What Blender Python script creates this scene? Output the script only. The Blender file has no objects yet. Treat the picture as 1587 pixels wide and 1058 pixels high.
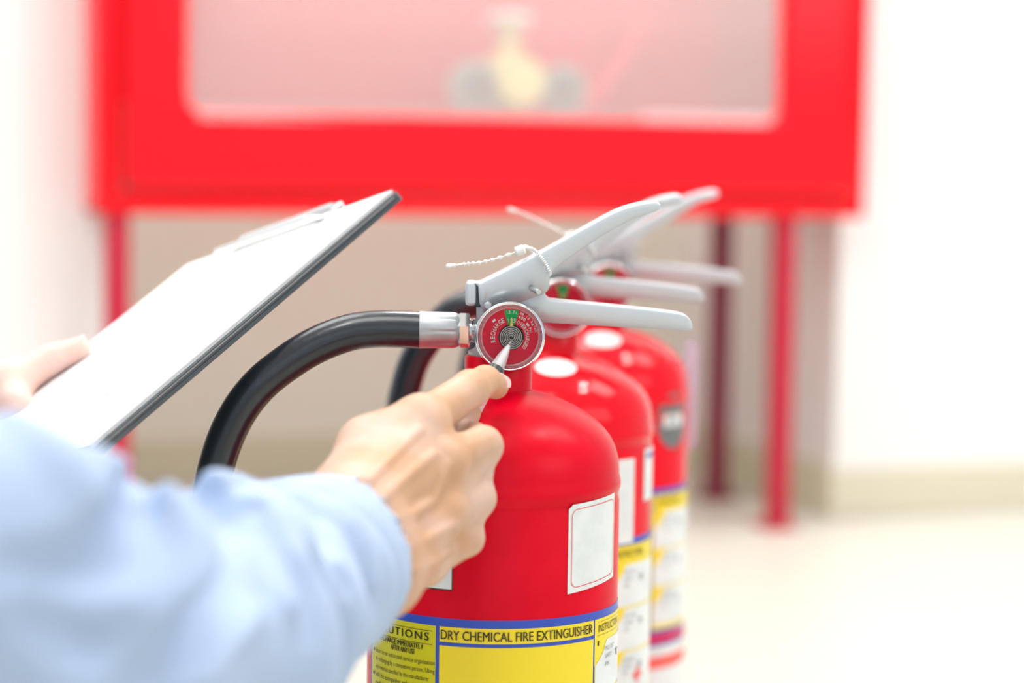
import bpy, bmesh, math, random
import numpy as np
from mathutils import Vector, Matrix

random.seed(4)
sc = bpy.context.scene
COL = sc.collection
R = math.radians

# ------------------------------------------------------------------ camera
F_PX = 3500.0
CAM = Vector((0, 0, 0.56))
PITCH = math.atan((529 - 243) / F_PX)
ROLL = 0.0145
Fw = Vector((0, math.cos(PITCH), -math.sin(PITCH)))
R0 = Vector((1, 0, 0)); U0 = Vector((0, math.sin(PITCH), math.cos(PITCH)))
Rt = R0 * math.cos(ROLL) + U0 * math.sin(ROLL)
Up = -R0 * math.sin(ROLL) + U0 * math.cos(ROLL)
cd = bpy.data.cameras.new('camera'); cam = bpy.data.objects.new('camera', cd); COL.objects.link(cam)
m = Matrix.Identity(4)
for i in range(3):
    m[i][0] = Rt[i]; m[i][1] = Up[i]; m[i][2] = -Fw[i]; m[i][3] = CAM[i]
cam.matrix_world = m
cd.sensor_width = 36; cd.lens = F_PX / 1587 * 36
cd.clip_start = 0.01
cd.dof.use_dof = True; cd.dof.focus_distance = 1.315; cd.dof.aperture_fstop = 3.3
sc.camera = cam

def ray(px, py):
    return Fw + Rt * ((px - 793.5) / F_PX) - Up * ((py - 529) / F_PX)
def W(px, py, Y):
    """the point at forward distance Y (world y) seen at a pixel"""
    d = ray(px, py)
    return CAM + d * (Y / d.y)

# ------------------------------------------------------------------ light
world = bpy.data.worlds.new('world'); sc.world = world; world.use_nodes = True
wn = world.node_tree.nodes; bg = wn['Background']
bg.inputs['Color'].default_value = (0.93, 0.96, 1.0, 1); bg.inputs['Strength'].default_value = 0.60
def area(name, loc, rot, size, power, col=(1, 1, 1), sy=None, shape='RECTANGLE'):
    l = bpy.data.lights.new(name, 'AREA'); l.energy = power; l.shape = shape
    l.size = size
    if sy: l.size_y = sy
    l.color = col
    o = bpy.data.objects.new(name, l); COL.objects.link(o); o.location = loc; o.rotation_euler = rot
    return o
area('overhead_fill', (-1.1, 2.3, 2.66), (0, 0, 0), 1.2, 22, (1, .985, .96), 1.2)  # added overhead fill, brightens the back wall and alcove
area('overhead_fill', (1.7, 2.4, 2.66), (0, 0, 0), 1.2, 20, (1, .985, .96), 1.2)  # second added fill over the back wall, right side
area('overhead_fill', (-0.3, 0.5, 2.66), (0, 0, 0), 1.0, 17, (1, .985, .96), 1.0)  # added top light for the foreground, not a fixture of the room
area('camera_side_fill', (0.2, -2.9, 1.7), (R(86), 0, 0), 3.6, 10, (.97, .985, 1), 2.0)  # added frontal fill from behind the camera
area('camera_side_fill', (3.3, -0.5, 1.85), (R(88), 0, R(42)), 2.4, 20, (1, .99, .97), 1.7)  # added light at the right, whitens the cabinet pane and right-hand sides
sc.view_settings.view_transform = 'Standard'; sc.view_settings.look = 'None'
sc.view_settings.exposure = 0.22; sc.view_settings.gamma = 1
sc.view_settings.use_curve_mapping = False
sc.cycles.max_bounces = 8; sc.cycles.transparent_max_bounces = 12
sc.cycles.caustics_reflective = False; sc.cycles.caustics_refractive = False

# ------------------------------------------------------------------ materials
def mat(name, col, rough=.5, metal=0, coat=0, spec=.5, alpha=None, bump=None, noise=None, sss=0, emit=None, sheen=0):
    m = bpy.data.materials.new(name); m.use_nodes = True
    nt = m.node_tree; b = nt.nodes['Principled BSDF']
    b.inputs['Base Color'].default_value = (*col, 1)
    b.inputs['Roughness'].default_value = rough
    b.inputs['Metallic'].default_value = metal
    b.inputs['Coat Weight'].default_value = coat
    b.inputs['Coat Roughness'].default_value = .06
    b.inputs['Specular IOR Level'].default_value = spec
    if sheen: b.inputs['Sheen Weight'].default_value = sheen
    if alpha is not None: b.inputs['Alpha'].default_value = alpha
    if sss:
        b.inputs['Subsurface Weight'].default_value = sss
        b.inputs['Subsurface Radius'].default_value = (.9, .35, .2)
        b.inputs['Subsurface Scale'].default_value = .006
    if emit:
        b.inputs['Emission Color'].default_value = (*emit[0], 1); b.inputs['Emission Strength'].default_value = emit[1]
    tc = nt.nodes.new('ShaderNodeTexCoord')
    if noise:            # (second colour, scale, sharpness lo, hi)
        n = nt.nodes.new('ShaderNodeTexNoise'); n.inputs['Scale'].default_value = noise[1]; n.inputs['Detail'].default_value = 4
        r = nt.nodes.new('ShaderNodeValToRGB')
        r.color_ramp.elements[0].position = noise[2]; r.color_ramp.elements[0].color = (*col, 1)
        r.color_ramp.elements[1].position = noise[3]; r.color_ramp.elements[1].color = (*noise[0], 1)
        nt.links.new(tc.outputs['Object'], n.inputs['Vector']); nt.links.new(n.outputs['Fac'], r.inputs['Fac'])
        nt.links.new(r.outputs['Color'], b.inputs['Base Color'])
    if bump:             # (scale, strength, distance)
        n = nt.nodes.new('ShaderNodeTexNoise'); n.inputs['Scale'].default_value = bump[0]; n.inputs['Detail'].default_value = 3
        bp = nt.nodes.new('ShaderNodeBump'); bp.inputs['Strength'].default_value = bump[1]; bp.inputs['Distance'].default_value = bump[2]
        nt.links.new(tc.outputs['Object'], n.inputs['Vector']); nt.links.new(n.outputs['Fac'], bp.inputs['Height'])
        nt.links.new(bp.outputs['Normal'], b.inputs['Normal'])
    return m

M = {}
M['red'] = mat('red_enamel', (.70, .0, .016), .3, spec=.15, noise=((.78, .002, .022), 30, .45, .75), bump=(45, .10, .0015))
M['red_gloss'] = mat('red_enamel_gloss', (.80, .0, .012), .12, spec=.3)
M['cab_red'] = mat('cabinet_red_paint', (.90, .002, .012), .16, spec=.35, bump=(20, .03, .002))
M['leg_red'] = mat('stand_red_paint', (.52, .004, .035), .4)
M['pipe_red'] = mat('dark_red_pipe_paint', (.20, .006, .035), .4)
M['silver'] = mat('silver_grey_paint', (.60, .66, .70), .32, metal=.25, noise=((.62, .67, .71), 60, .4, .7), bump=(300, .04, .0005))
M['zinc'] = mat('zinc_casting', (.42, .45, .47), .46, metal=.7, noise=((.56, .58, .60), 90, .35, .7), bump=(150, .25, .0008))
M['chrome'] = mat('chrome', (.80, .82, .83), .14, metal=1)
M['steel'] = mat('steel', (.66, .68, .68), .25, metal=.9)
M['white_metal'] = mat('bright_nickel', (.86, .87, .86), .22, metal=.6)
M['rubber'] = mat('black_rubber', (.012, .019, .027), .3, spec=.6, coat=.25, bump=(260, .25, .0006))
M['black'] = mat('black_plastic', (.02, .03, .04), .35)
M['white_plastic'] = mat('white_plastic', (.86, .86, .84), .4, sss=.1)
M['white'] = mat('white_print', (.80, .84, .84), .45, noise=((.74, .79, .79), 40, .5, .6))
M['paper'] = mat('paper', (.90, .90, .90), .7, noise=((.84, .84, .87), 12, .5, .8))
M['yellow'] = mat('yellow_print', (.93, .72, .012), .4, coat=.15)
M['lime'] = mat('olive_yellow_print', (.66, .62, .006), .4, coat=.15)
M['blue'] = mat('blue_print', (.022, .075, .52), .4, coat=.15)
M['purple'] = mat('purple_print', (.16, .04, .36), .4)
M['ink'] = mat('black_ink', (.03, .022, .012), .5)
M['grey_ink'] = mat('grey_ink', (.30, .33, .34), .6)
M['sticker_grey'] = mat('grey_sticker', (.16, .165, .17), .5)
M['pink'] = mat('pale_red_print', (.9, .12, .10), .5)
M['dial_red'] = mat('dial_red', (.86, .012, .05), .4, spec=.2)
M['dial_green'] = mat('dial_green', (.0, .42, .10), .4, spec=.2)
M['brass'] = mat('brass_needle', (.72, .58, .16), .3, metal=.6)
M['bronze'] = mat('dark_bronze', (.035, .028, .022), .7, spec=.2)
M['brass_pale'] = mat('pale_brass', (.80, .72, .30), .35, metal=.15)
M['coil'] = mat('coil_steel', (.88, .87, .84), .35)
M['skin'] = mat('skin', (.58, .33, .19), .5, sss=.12, noise=((.66, .45, .36), 17, .42, .60), bump=(420, .22, .0006))
M['skin_pale'] = mat('pale_skin', (.80, .52, .44), .5, sss=.25, noise=((.84, .60, .53), 22, .38, .66), bump=(300, .15, .0006))
M['nail'] = mat('nail', (.80, .54, .52), .25, coat=.3)
M['shirt'] = mat('pale_blue_cotton', (.42, .53, .73), .85, bump=(900, .15, .0004), noise=((.44, .55, .74), 9, .4, .7))
M['wall'] = mat('white_wall_paint', (.88, .88, .875), .7, bump=(30, .04, .002))
M['alcove'] = mat('beige_wall_paint', (.83, .87, .77), .7, bump=(30, .04, .002))
M['base'] = mat('cream_skirting_tile', (.70, .655, .52), .45)
M['base_alcove'] = mat('tan_skirting_tile', (.70, .71, .54), .5)
M['floor'] = mat('cream_floor_tile', (.62, .615, .54), .4, noise=((.60, .595, .52), 3, .4, .7))
M['ceiling'] = mat('ceiling_paint', (.88, .88, .88), .8)
M['lamp'] = mat('lamp_diffuser', (.9, .9, .9), .5, emit=((1, .985, .96), 26))
M['spot'] = mat('spot_diffuser', (.9, .9, .9), .5, emit=((1, .985, .96), 170))
M['board'] = mat('dark_grey_board', (.045, .06, .07), .35, coat=.3)
M['clear'] = mat('clear_plastic', (.86, .87, .90), .12, alpha=.45)
M['rim'] = mat('clear_rim_plastic', (.80, .74, .76), .08, alpha=.30)
M['tag_clear'] = mat('lilac_clear_plastic', (.70, .62, .78), .25, alpha=.55)
M['haze_glass'] = mat('glass_reflection_haze', (.98, .92, .91), .12, alpha=.24, spec=.9, coat=.8)  # room reflections on the cabinet glass, put into a whitish see-through colour
M['grey_dark'] = mat('grey_hose', (.32, .34, .31), .6)
def glass(name):
    m = bpy.data.materials.new(name); m.use_nodes = True; nt = m.node_tree; nt.nodes.clear()
    o = nt.nodes.new('ShaderNodeOutputMaterial'); t = nt.nodes.new('ShaderNodeBsdfTransparent'); g = nt.nodes.new('ShaderNodeBsdfGlossy')
    g.inputs['Roughness'].default_value = .04; f = nt.nodes.new('ShaderNodeFresnel'); f.inputs['IOR'].default_value = 1.25
    x = nt.nodes.new('ShaderNodeMixShader'); nt.links.new(f.outputs[0], x.inputs[0]); nt.links.new(t.outputs[0], x.inputs[1]); nt.links.new(g.outputs[0], x.inputs[2])
    nt.links.new(x.outputs[0], o.inputs[0]); return m
M['lens'] = glass('clear_lens')

# ------------------------------------------------------------------ mesh helpers
def link(name, me, material=None, parent=None, smooth=False, auto=None):
    if material:
        me.materials.clear(); me.materials.append(material)
    if smooth: me.polygons.foreach_set('use_smooth', [True] * len(me.polygons))
    o = bpy.data.objects.new(name, me); COL.objects.link(o)
    if parent: o.parent = parent
    if auto is not None and smooth:
        try: me.set_sharp_from_angle(angle=R(auto))
        except Exception: pass
    return o
def bobj(name, bm, material, parent=None, smooth=False, auto=35, fix=True):
    if fix: bmesh.ops.recalc_face_normals(bm, faces=bm.faces)
    me = bpy.data.meshes.new(name); bm.to_mesh(me); bm.free()
    return link(name, me, material, parent, smooth, auto)
def tag(o, label=None, cat=None, group=None, kind=None):
    if label: o['label'] = label
    if cat: o['category'] = cat
    if group: o['group'] = group
    if kind: o['kind'] = kind
    return o
def empty(name, loc, rz=0):
    o = bpy.data.objects.new(name, None); COL.objects.link(o); o.location = loc; o.rotation_euler = (0, 0, rz)
    o.empty_display_size = .02
    return o
def box(bm, lo, hi, bevel=0, seg=2, mtx=None):
    v = [bm.verts.new((x, y, z)) for x in (lo[0], hi[0]) for y in (lo[1], hi[1]) for z in (lo[2], hi[2])]
    fs = [bm.faces.new([v[i] for i in q]) for q in ((0, 1, 3, 2), (4, 6, 7, 5), (0, 4, 5, 1), (2, 3, 7, 6), (0, 2, 6, 4), (1, 5, 7, 3))]
    if mtx is not None: bmesh.ops.transform(bm, matrix=mtx, verts=v)
    if bevel:
        es = {e for f in fs for e in f.edges}
        bmesh.ops.recalc_face_normals(bm, faces=fs)
        bmesh.ops.bevel(bm, geom=list(es), offset=bevel, segments=seg, profile=.5, affect='EDGES')
def lathe(bm, prof, org, axis, seg=64, cap0=True, cap1=True, phase=0):
    """prof: list of (radius, height along axis)"""
    axis = Vector(axis).normalized(); a = axis.orthogonal().normalized(); b = axis.cross(a); org = Vector(org)
    rings = []
    for r, h in prof:
        rings.append([bm.verts.new(org + axis * h + (a * math.cos(t) + b * math.sin(t)) * r)
                      for t in [phase + 2 * math.pi * k / seg for k in range(seg)]])
    for p, q in zip(rings, rings[1:]):
        for k in range(seg): bm.faces.new((p[k], p[(k + 1) % seg], q[(k + 1) % seg], q[k]))
    if cap0: bm.faces.new(rings[0][::-1])
    if cap1: bm.faces.new(rings[-1])
def smooth_path(pts, n=8):
    pts = [Vector(p) for p in pts]; out = []
    P = [pts[0] * 2 - pts[1]] + pts + [pts[-1] * 2 - pts[-2]]
    for i in range(1, len(P) - 2):
        a, b, c, d = P[i - 1:i + 3]
        for k in range(n):
            t = k / n
            out.append(.5 * ((2 * b) + (c - a) * t + (2 * a - 5 * b + 4 * c - d) * t * t + (-a + 3 * b - 3 * c + d) * t ** 3))
    out.append(pts[-1]); return out
def tube(bm, pts, rad, seg=16, cap=True):
    n = len(pts); rings = []; nrm = None
    for i, p in enumerate(pts):
        t = (pts[min(i + 1, n - 1)] - pts[max(i - 1, 0)]).normalized()
        if nrm is None: nrm = t.orthogonal().normalized()
        nrm = (nrm - t * nrm.dot(t)).normalized(); b = t.cross(nrm)
        r = rad(i / (n - 1)) if callable(rad) else rad
        rings.append([bm.verts.new(p + (nrm * math.cos(2 * math.pi * k / seg) + b * math.sin(2 * math.pi * k / seg)) * r) for k in range(seg)])
    for p, q in zip(rings, rings[1:]):
        for k in range(seg): bm.faces.new((p[k], p[(k + 1) % seg], q[(k + 1) % seg], q[k]))
    if cap: bm.faces.new(rings[0][::-1]); bm.faces.new(rings[-1])

def text_geo(s, bold=0.0, spacing=1.0):
    """flat text -> (verts Nx2 with cap height ~1 baseline 0, faces, width)"""
    cu = bpy.data.curves.new('t', 'FONT'); cu.body = s; cu.size = 1.0; cu.offset = bold; cu.space_character = spacing
    cu.resolution_u = 3
    o = bpy.data.objects.new('t', cu); COL.objects.link(o)
    bpy.context.view_layer.update()
    me = bpy.data.meshes.new_from_object(o.evaluated_get(bpy.context.evaluated_depsgraph_get()))
    vs = [(v.co.x, v.co.y) for v in me.vertices]; fs = [tuple(p.vertices) for p in me.polygons]
    bpy.data.objects.remove(o); bpy.data.curves.remove(cu); bpy.data.meshes.remove(me)
    return vs, fs
def text_into(V, Fc, s, mapf, x0, x1, y0, h, bold=0., spacing=1.0, keep=False):
    """text between x0 and x1 (stretched), baseline y0, cap height h, mapped through mapf(x,y)"""
    if bold:
        for dx in (-bold, bold): text_into(V, Fc, s, mapf, x0 + dx * h, x1 + dx * h, y0, h, 0, spacing)
    vs, fs = text_geo(s, 0, spacing)
    if not vs: return
    mn = min(v[0] for v in vs); mx = max(v[0] for v in vs); off = len(V)
    cap = .70
    for x, y in vs:
        V.append(mapf(x0 + (x - mn) / (mx - mn) * (x1 - x0), y0 + y / cap * h))
    Fc.extend([tuple(i + off for i in f) for f in fs])
def pyobj(name, V, Fc, material, parent=None, smooth=False):
    me = bpy.data.meshes.new(name); me.from_pydata([tuple(v) for v in V], [], Fc); me.update()
    return link(name, me, material, parent, smooth)

# signed-distance modelling for skin and cloth -------------------------------------------------
def cone(p, a, b, ra, rb):
    a = np.array(a); b = np.array(b); ab = b - a
    t = np.clip(((p - a) @ ab) / (ab @ ab), 0, 1)
    d = p - a - t[..., None] * ab
    return np.sqrt((d * d).sum(-1)) - (ra + (rb - ra) * t)
def smin(a, b, k):
    h = np.clip(.5 + .5 * (b - a) / k, 0, 1)
    return b + (a - b) * h - k * h * (1 - h)
def surface_net(field, lo, hi, h):
    ax = [np.arange(lo[i], hi[i], h) for i in range(3)]
    G = np.stack(np.meshgrid(*ax, indexing='ij'), -1)
    f = field(G); n = f.shape
    s = f < 0
    c = np.zeros((n[0] - 1, n[1] - 1, n[2] - 1), int)
    for i in (0, 1):
        for j in (0, 1):
            for k in (0, 1): c += s[i:n[0] - 1 + i, j:n[1] - 1 + j, k:n[2] - 1 + k]
    act = (c > 0) & (c < 8)
    idx = -np.ones(act.shape, int); cells = np.argwhere(act); idx[act] = np.arange(len(cells))
    acc = np.zeros((len(cells), 3)); cnt = np.zeros(len(cells))
    offs = [(i, j, k) for i in (0, 1) for j in (0, 1) for k in (0, 1)]
    for o1 in offs:
        for d in range(3):
            if o1[d]: continue
            o2 = list(o1); o2[d] = 1
            f1 = f[cells[:, 0] + o1[0], cells[:, 1] + o1[1], cells[:, 2] + o1[2]]
            f2 = f[cells[:, 0] + o2[0], cells[:, 1] + o2[1], cells[:, 2] + o2[2]]
            cr = (f1 < 0) != (f2 < 0)
            t = np.where(cr, f1 / np.where(cr, f1 - f2, 1), 0)
            p = np.array(o1, float)[None] + np.zeros((len(cells), 3)); p[:, d] += t
            acc[cr] += p[cr]; cnt[cr] += 1
    V = (cells + acc / cnt[:, None]) * h + np.array(lo)
    quads = []
    for d in range(3):
        a, b = [(1, 2), (2, 0), (0, 1)][d]
        sl0 = [slice(None)] * 3; sl1 = [slice(None)] * 3; sl0[d] = slice(0, -1); sl1[d] = slice(1, None)
        s0 = s[tuple(sl0)]; s1 = s[tuple(sl1)]
        e = np.argwhere(s0 != s1)
        e = e[(e[:, a] > 0) & (e[:, b] > 0) & (e[:, a] < n[a] - 1) & (e[:, b] < n[b] - 1)]
        ea = np.eye(3, dtype=int)[a]; eb = np.eye(3, dtype=int)[b]
        q = [idx[tuple((e - da * ea - db * eb).T)] for da, db in ((0, 0), (1, 0), (1, 1), (0, 1))]
        q = np.stack(q, 1); ins = s0[tuple(e.T)]
        q[~ins] = q[~ins][:, ::-1]
        quads.append(q)
    Q = np.concatenate(quads)
    return V, Q
def sdf_obj(name, field, lo, hi, h, material, parent=None):
    V, Q = surface_net(field, lo, hi, h)
    me = bpy.data.meshes.new(name)
    me.vertices.add(len(V)); me.vertices.foreach_set('co', V.astype(np.float32).ravel())
    me.loops.add(Q.size); me.loops.foreach_set('vertex_index', Q.astype(np.int32).ravel())
    me.polygons.add(len(Q)); me.polygons.foreach_set('loop_start', np.arange(0, Q.size, 4, dtype=np.int32))
    me.update(calc_edges=True); me.validate()
    return link(name, me, material, parent, True)

# ================================================================== setting
TH = R(20)
A = Vector((math.cos(TH), math.sin(TH), 0)); B = Vector((-math.sin(TH), math.cos(TH), 0)); ZV = Vector((0, 0, 1))
FR = W(1340, 338, 3.45)                       # front right bottom corner of the cabinet
def plane_pt(px, py, off=0.0):
    """where the ray meets the cabinet's front plane pushed back by off"""
    d = ray(px, py); p0 = FR + B * off
    t = (p0 - CAM).dot(B) / d.dot(B)
    return CAM + d * t
def cab(s, d, z):                             # s along the front from the right corner leftwards, d into the wall
    return Vector((FR.x, FR.y, 0)) - A * s + B * d + ZV * z
CM = Matrix(((A.x, B.x, 0, FR.x), (A.y, B.y, 0, FR.y), (0, 0, 1, 0), (0, 0, 0, 1)))   # local x along A, y into wall, origin at FR on the floor
def loc(px, py, off=0.0):
    return CM.inverted() @ plane_pt(px, py, off)

bm = bmesh.new(); box(bm, (-3.5, -3.2, -.06), (3.6, 7, 0)); tag(bobj('floor', bm, M['floor']), kind='structure')
WALLOFF = .10
cr = loc(1293, 700, WALLOFF).x; cl = loc(188, 500, WALLOFF).x        # the alcove's two outer corners
DEP = .60
def struct(name, lo, hi, mt, bev=0):
    bm = bmesh.new(); box(bm, lo, hi, bev, 2); bmesh.ops.transform(bm, matrix=CM, verts=bm.verts)
    return tag(bobj(name, bm, mt), kind='structure')
struct('wall_right', (cr, WALLOFF, 0), (2.6, WALLOFF + DEP + .2, 2.7), M['wall'])
struct('wall_left', (-3.0, WALLOFF, 0), (cl, WALLOFF + DEP + .2, 2.7), M['wall'])
struct('wall_back', (cl, WALLOFF + DEP, 0), (cr, WALLOFF + DEP + .2, 2.7), M['alcove'])
struct('baseboard_right', (cr - .012, WALLOFF - .012, 0), (2.6, WALLOFF, .075), M['base'], .003)
struct('baseboard_side', (cr - .012, WALLOFF, 0), (cr, WALLOFF + DEP, .08), M['base_alcove'])
struct('baseboard_left', (-3.0, WALLOFF - .012, 0), (cl + .012, WALLOFF, .075), M['base'], .003)
struct('baseboard_back', (cl, WALLOFF + DEP - .012, 0), (cr, WALLOFF + DEP, .08), M['base_alcove'], .003)
bm = bmesh.new(); box(bm, (-3.0, -1.4, 2.7), (3.2, 5.2, 2.76)); tag(bobj('ceiling', bm, M['ceiling']), kind='structure')

# ------------------------------------------------------------------ red hose cabinet
z0 = FR.z
Lc = loc(150, 333).x                          # left front edge, local x (negative)
RX = 0.0
TOP = z0 + .92
cabr = empty('fire_hose_cabinet', CM @ Vector(((Lc + RX) / 2, 0, 0)), TH)
tag(cabr, 'wide red metal fire hose cabinet with window tinted with reflection haze, standing on legs against the white wall', 'cabinet')
T = Matrix.Translation(Vector((-(Lc + RX) / 2, 0, 0)))
def cpart(name, boxes, mt, bev=.004, par=cabr, kind=None):
    bm = bmesh.new()
    for lo, hi in boxes: box(bm, lo, hi, bev, 3)
    bmesh.ops.transform(bm, matrix=T, verts=bm.verts)
    return bobj(name, bm, mt, par, True, 30)
CDEP = .22; TK = .012
cpart('shell', [((Lc, .0, z0), (RX, CDEP, z0 + TK)), ((Lc, 0, TOP - TK), (RX, CDEP, TOP)), ((Lc, 0, z0), (Lc + TK, CDEP, TOP)),
                ((RX - TK, 0, z0), (RX, CDEP, TOP)), ((Lc, CDEP - TK, z0), (RX, CDEP, TOP))], M['cab_red'])
# door with a window that has rounded corners
wl = loc(288, 172); wr = loc(1206, 190)
zb = loc(700, 182).z; wt = TOP - .13
bo = .036
dL, dR, dB, dT = Lc + bo, RX - bo, z0 + bo, TOP - bo
cpart('front_rim', [((Lc, -.002, z0), (dL, .018, TOP)), ((dR, -.002, z0), (RX, .018, TOP)), ((dL, -.002, z0), (dR, .018, dB)), ((dL, -.002, dT), (dR, .018, TOP))], M['cab_red'], .011)
def rrect(x0, x1, za, zz, r, n=6):
    out = []
    for cx, cz, a0 in ((x1 - r, za + r, -90), (x1 - r, zz - r, 0), (x0 + r, zz - r, 90), (x0 + r, za + r, 180)):
        for k in range(n + 1):
            a = R(a0 + 90 * k / n); out.append((cx + r * math.cos(a), cz + r * math.sin(a)))
    return out
outer = rrect(dL + .002, dR - .002, dB + .002, dT - .002, .006); inner = rrect(wl.x, wr.x, zb, wt, .022)
bm = bmesh.new(); NO = len(outer)
def ring(pts, y): return [bm.verts.new((x, y, z)) for x, z in pts]
def inset(pts, c, k): return [(c[0] + (x - c[0]) * 1, z) for x, z in pts]
oi = rrect(dL + .008, dR - .008, dB + .008, dT - .008, .006); ii = rrect(wl.x - .008, wr.x + .008, zb - .008, wt + .008, .026)
rs = [ring(outer, .006), ring(outer, -.010), ring(oi, -.016), ring(ii, -.016), ring(inner, -.008), ring(inner, .008)]
for p, q in zip(rs, rs[1:]):
    for k in range(NO): bm.faces.new((p[k], p[(k + 1) % NO], q[(k + 1) % NO], q[k]))
bmesh.ops.transform(bm, matrix=T, verts=bm.verts)
door = bobj('door', bm, M['cab_red'], cabr, True, 30)
pane = cpart('window_pane', [((wl.x - .003, .001, zb - .003), (wr.x + .003, .004, wt + .003))], M['haze_glass'], 0, door)
cpart('inner_ledge', [((Lc + TK, .01, z0 + TK), (RX - TK, CDEP - TK, zb + .012))], M['grey_dark'], 0)
pg = loc(1000, 178); cpart('sill_strip', [((pg.x, .006, zb), (wr.x - .002, .012, zb + .012))], M['white'], 0)
# valve on a folded hose inside
vx = loc(779, 130, .1)
def valve_part(name, fn, mt, par=cabr):
    bm = bmesh.new(); fn(bm); bmesh.ops.transform(bm, matrix=T, verts=bm.verts); return bobj(name, bm, mt, par, True, 40)
vv = Vector((vx.x, .075, zb + .055))
valve = valve_part('hose_valve', lambda bm: (lathe(bm, [(.01, -.05), (.034, -.045), (.047, -.02), (.049, .0), (.044, .02), (.03, .036), (.018, .042), (.016, .065), (.022, .068), (.022, .078), (.012, .085)], vv, (0, 0, 1), 32),
                                           lathe(bm, [(.030, 0), (.030, .05), (.034, .05), (.034, .062)], vv, (0, -1, 0), 32)), M['brass_pale'])
valve_part('valve_wheel', lambda bm: lathe(bm, [(.012, 0), (.034, .002), (.036, .008), (.034, .014), (.012, .016)], vv + Vector((0, 0, .085)), (0, 0, 1), 24), M['white_plastic'], valve)
for dx, w in ((-.062, .034), (.075, .03)):
    valve_part('hose_coil', lambda bm: [lathe(bm, [(w * k / 4 + .004, -.006 + .03), (w * k / 4 + .008, .03), (w * k / 4 + .004, .036)], vv + Vector((dx, .0, -.012)), (0, -1, 0), 32) for k in range(5)], M['grey_dark'])
valve_part('supply_elbow', lambda bm: tube(bm, smooth_path([vv + Vector((0, .02, -.03)), vv + Vector((.05, .07, -.03)), vv + Vector((.16, .09, -.03)), vv + Vector((.26, .09, .1))]), .02), M['cab_red'])
lx0 = loc(167, 345).x; lx1 = loc(204, 345).x
rx0 = loc(1212, 352).x; rx1 = loc(1240, 352).x
def leg(x0, x1, mt):
    lg = cpart('leg', [((x0, .008, 0.004), (x1, .04, z0))], mt, .003)
    c = (x0 + x1) / 2
    f = cpart('foot_plate', [((c - .03, -.006, 0), (c + .022, .055, .005))], mt, .001, lg)
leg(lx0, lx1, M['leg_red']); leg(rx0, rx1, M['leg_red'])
# standpipe in the alcove
pp = W(1118, 400, 3.72)
pipe = empty('standpipe', (pp.x, pp.y, 0))
tag(pipe, 'dark red vertical water pipe rising from the floor behind the cabinet', 'pipe')
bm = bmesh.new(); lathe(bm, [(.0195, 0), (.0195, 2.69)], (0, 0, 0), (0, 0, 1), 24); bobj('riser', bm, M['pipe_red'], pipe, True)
bm = bmesh.new(); lathe(bm, [(.034, 0), (.034, .006), (.023, .010), (.023, .016)], (0, 0, 0), (0, 0, 1), 24); bobj('floor_flange', bm, M['pipe_red'], pipe, True)
# ceiling lamps (out of frame, mirrored in the enamel)
for i, (x, y, r) in enumerate(((.09, 3.05, .34), (.93, 2.2, .07), (1.08, 1.62, .07), (-.9, .1, .2))):
    l = empty('ceiling_lamp', (x, y, 2.7)); tag(l, ('large round white ceiling lamp above the cabinet', 'small round ceiling spotlight nearer the cabinet', 'small round ceiling spotlight nearer the camera', 'round white ceiling lamp at the left, behind the camera')[i], 'lamp')
    bm = bmesh.new(); lathe(bm, [(r * 1.12, 0), (r * 1.12, -.03), (r, -.035), (r, -.02)], (0, 0, 0), (0, 0, 1), 40, True, False); bobj('frame', bm, M['white_plastic'], l, True)
    bm = bmesh.new(); lathe(bm, [(r, -.03), (r * .6, -.034)], (0, 0, 0), (0, 0, 1), 40, False, True); bobj('diffuser', bm, M['spot'] if i in (1, 2) else M['lamp'], l, True)

# ================================================================== fire extinguishers
Y1 = 1.34
AX = W(763, 950, Y1).x
u = .075 / 195.5
O1 = Vector((AX, Y1, 0))
def E(px, py, dy=0.0):
    """local point of the front extinguisher; dy in photo pixels, away from the camera"""
    return W(px, py, Y1 + dy * u) - O1
def zf(py): return W(770, py, Y1 - .075).z
def zs(py): return W(770, py, Y1).z
RB = .075
def cylmap(r):
    def f(x, z):       # x is arc length on the shell (front = 0, right positive)
        a = x / RB
        return (r * math.sin(a), -r * math.cos(a), z)
    return f
def phi(px, py=1000):  # arc length for a pixel column on the front extinguisher
    ax = 763 + (950 - py) * .0145
    return math.asin(max(-1, min(1, (px - ax) / 195.5))) * RB
def patch(V, Fc, x0, x1, lo, hi, r, n=None, mp=None):
    n = n or max(2, int(abs(x1 - x0) / .003)); mp = mp or cylmap(r); off = len(V)
    for i in range(n + 1):
        x = x0 + (x1 - x0) * i / n
        a = lo(x) if callable(lo) else lo; b = hi(x) if callable(hi) else hi
        V.append(mp(x, a)); V.append(mp(x, b))
    for i in range(n):
        a = off + 2 * i; Fc.append((a, a + 2, a + 3, a + 1))
def rot_map(mp, yaw):
    c, s = math.cos(yaw), math.sin(yaw)
    def f(x, z):
        p = mp(x, z); return (p[0] * c - p[1] * s, p[0] * s + p[1] * c, p[2])
    return f

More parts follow.
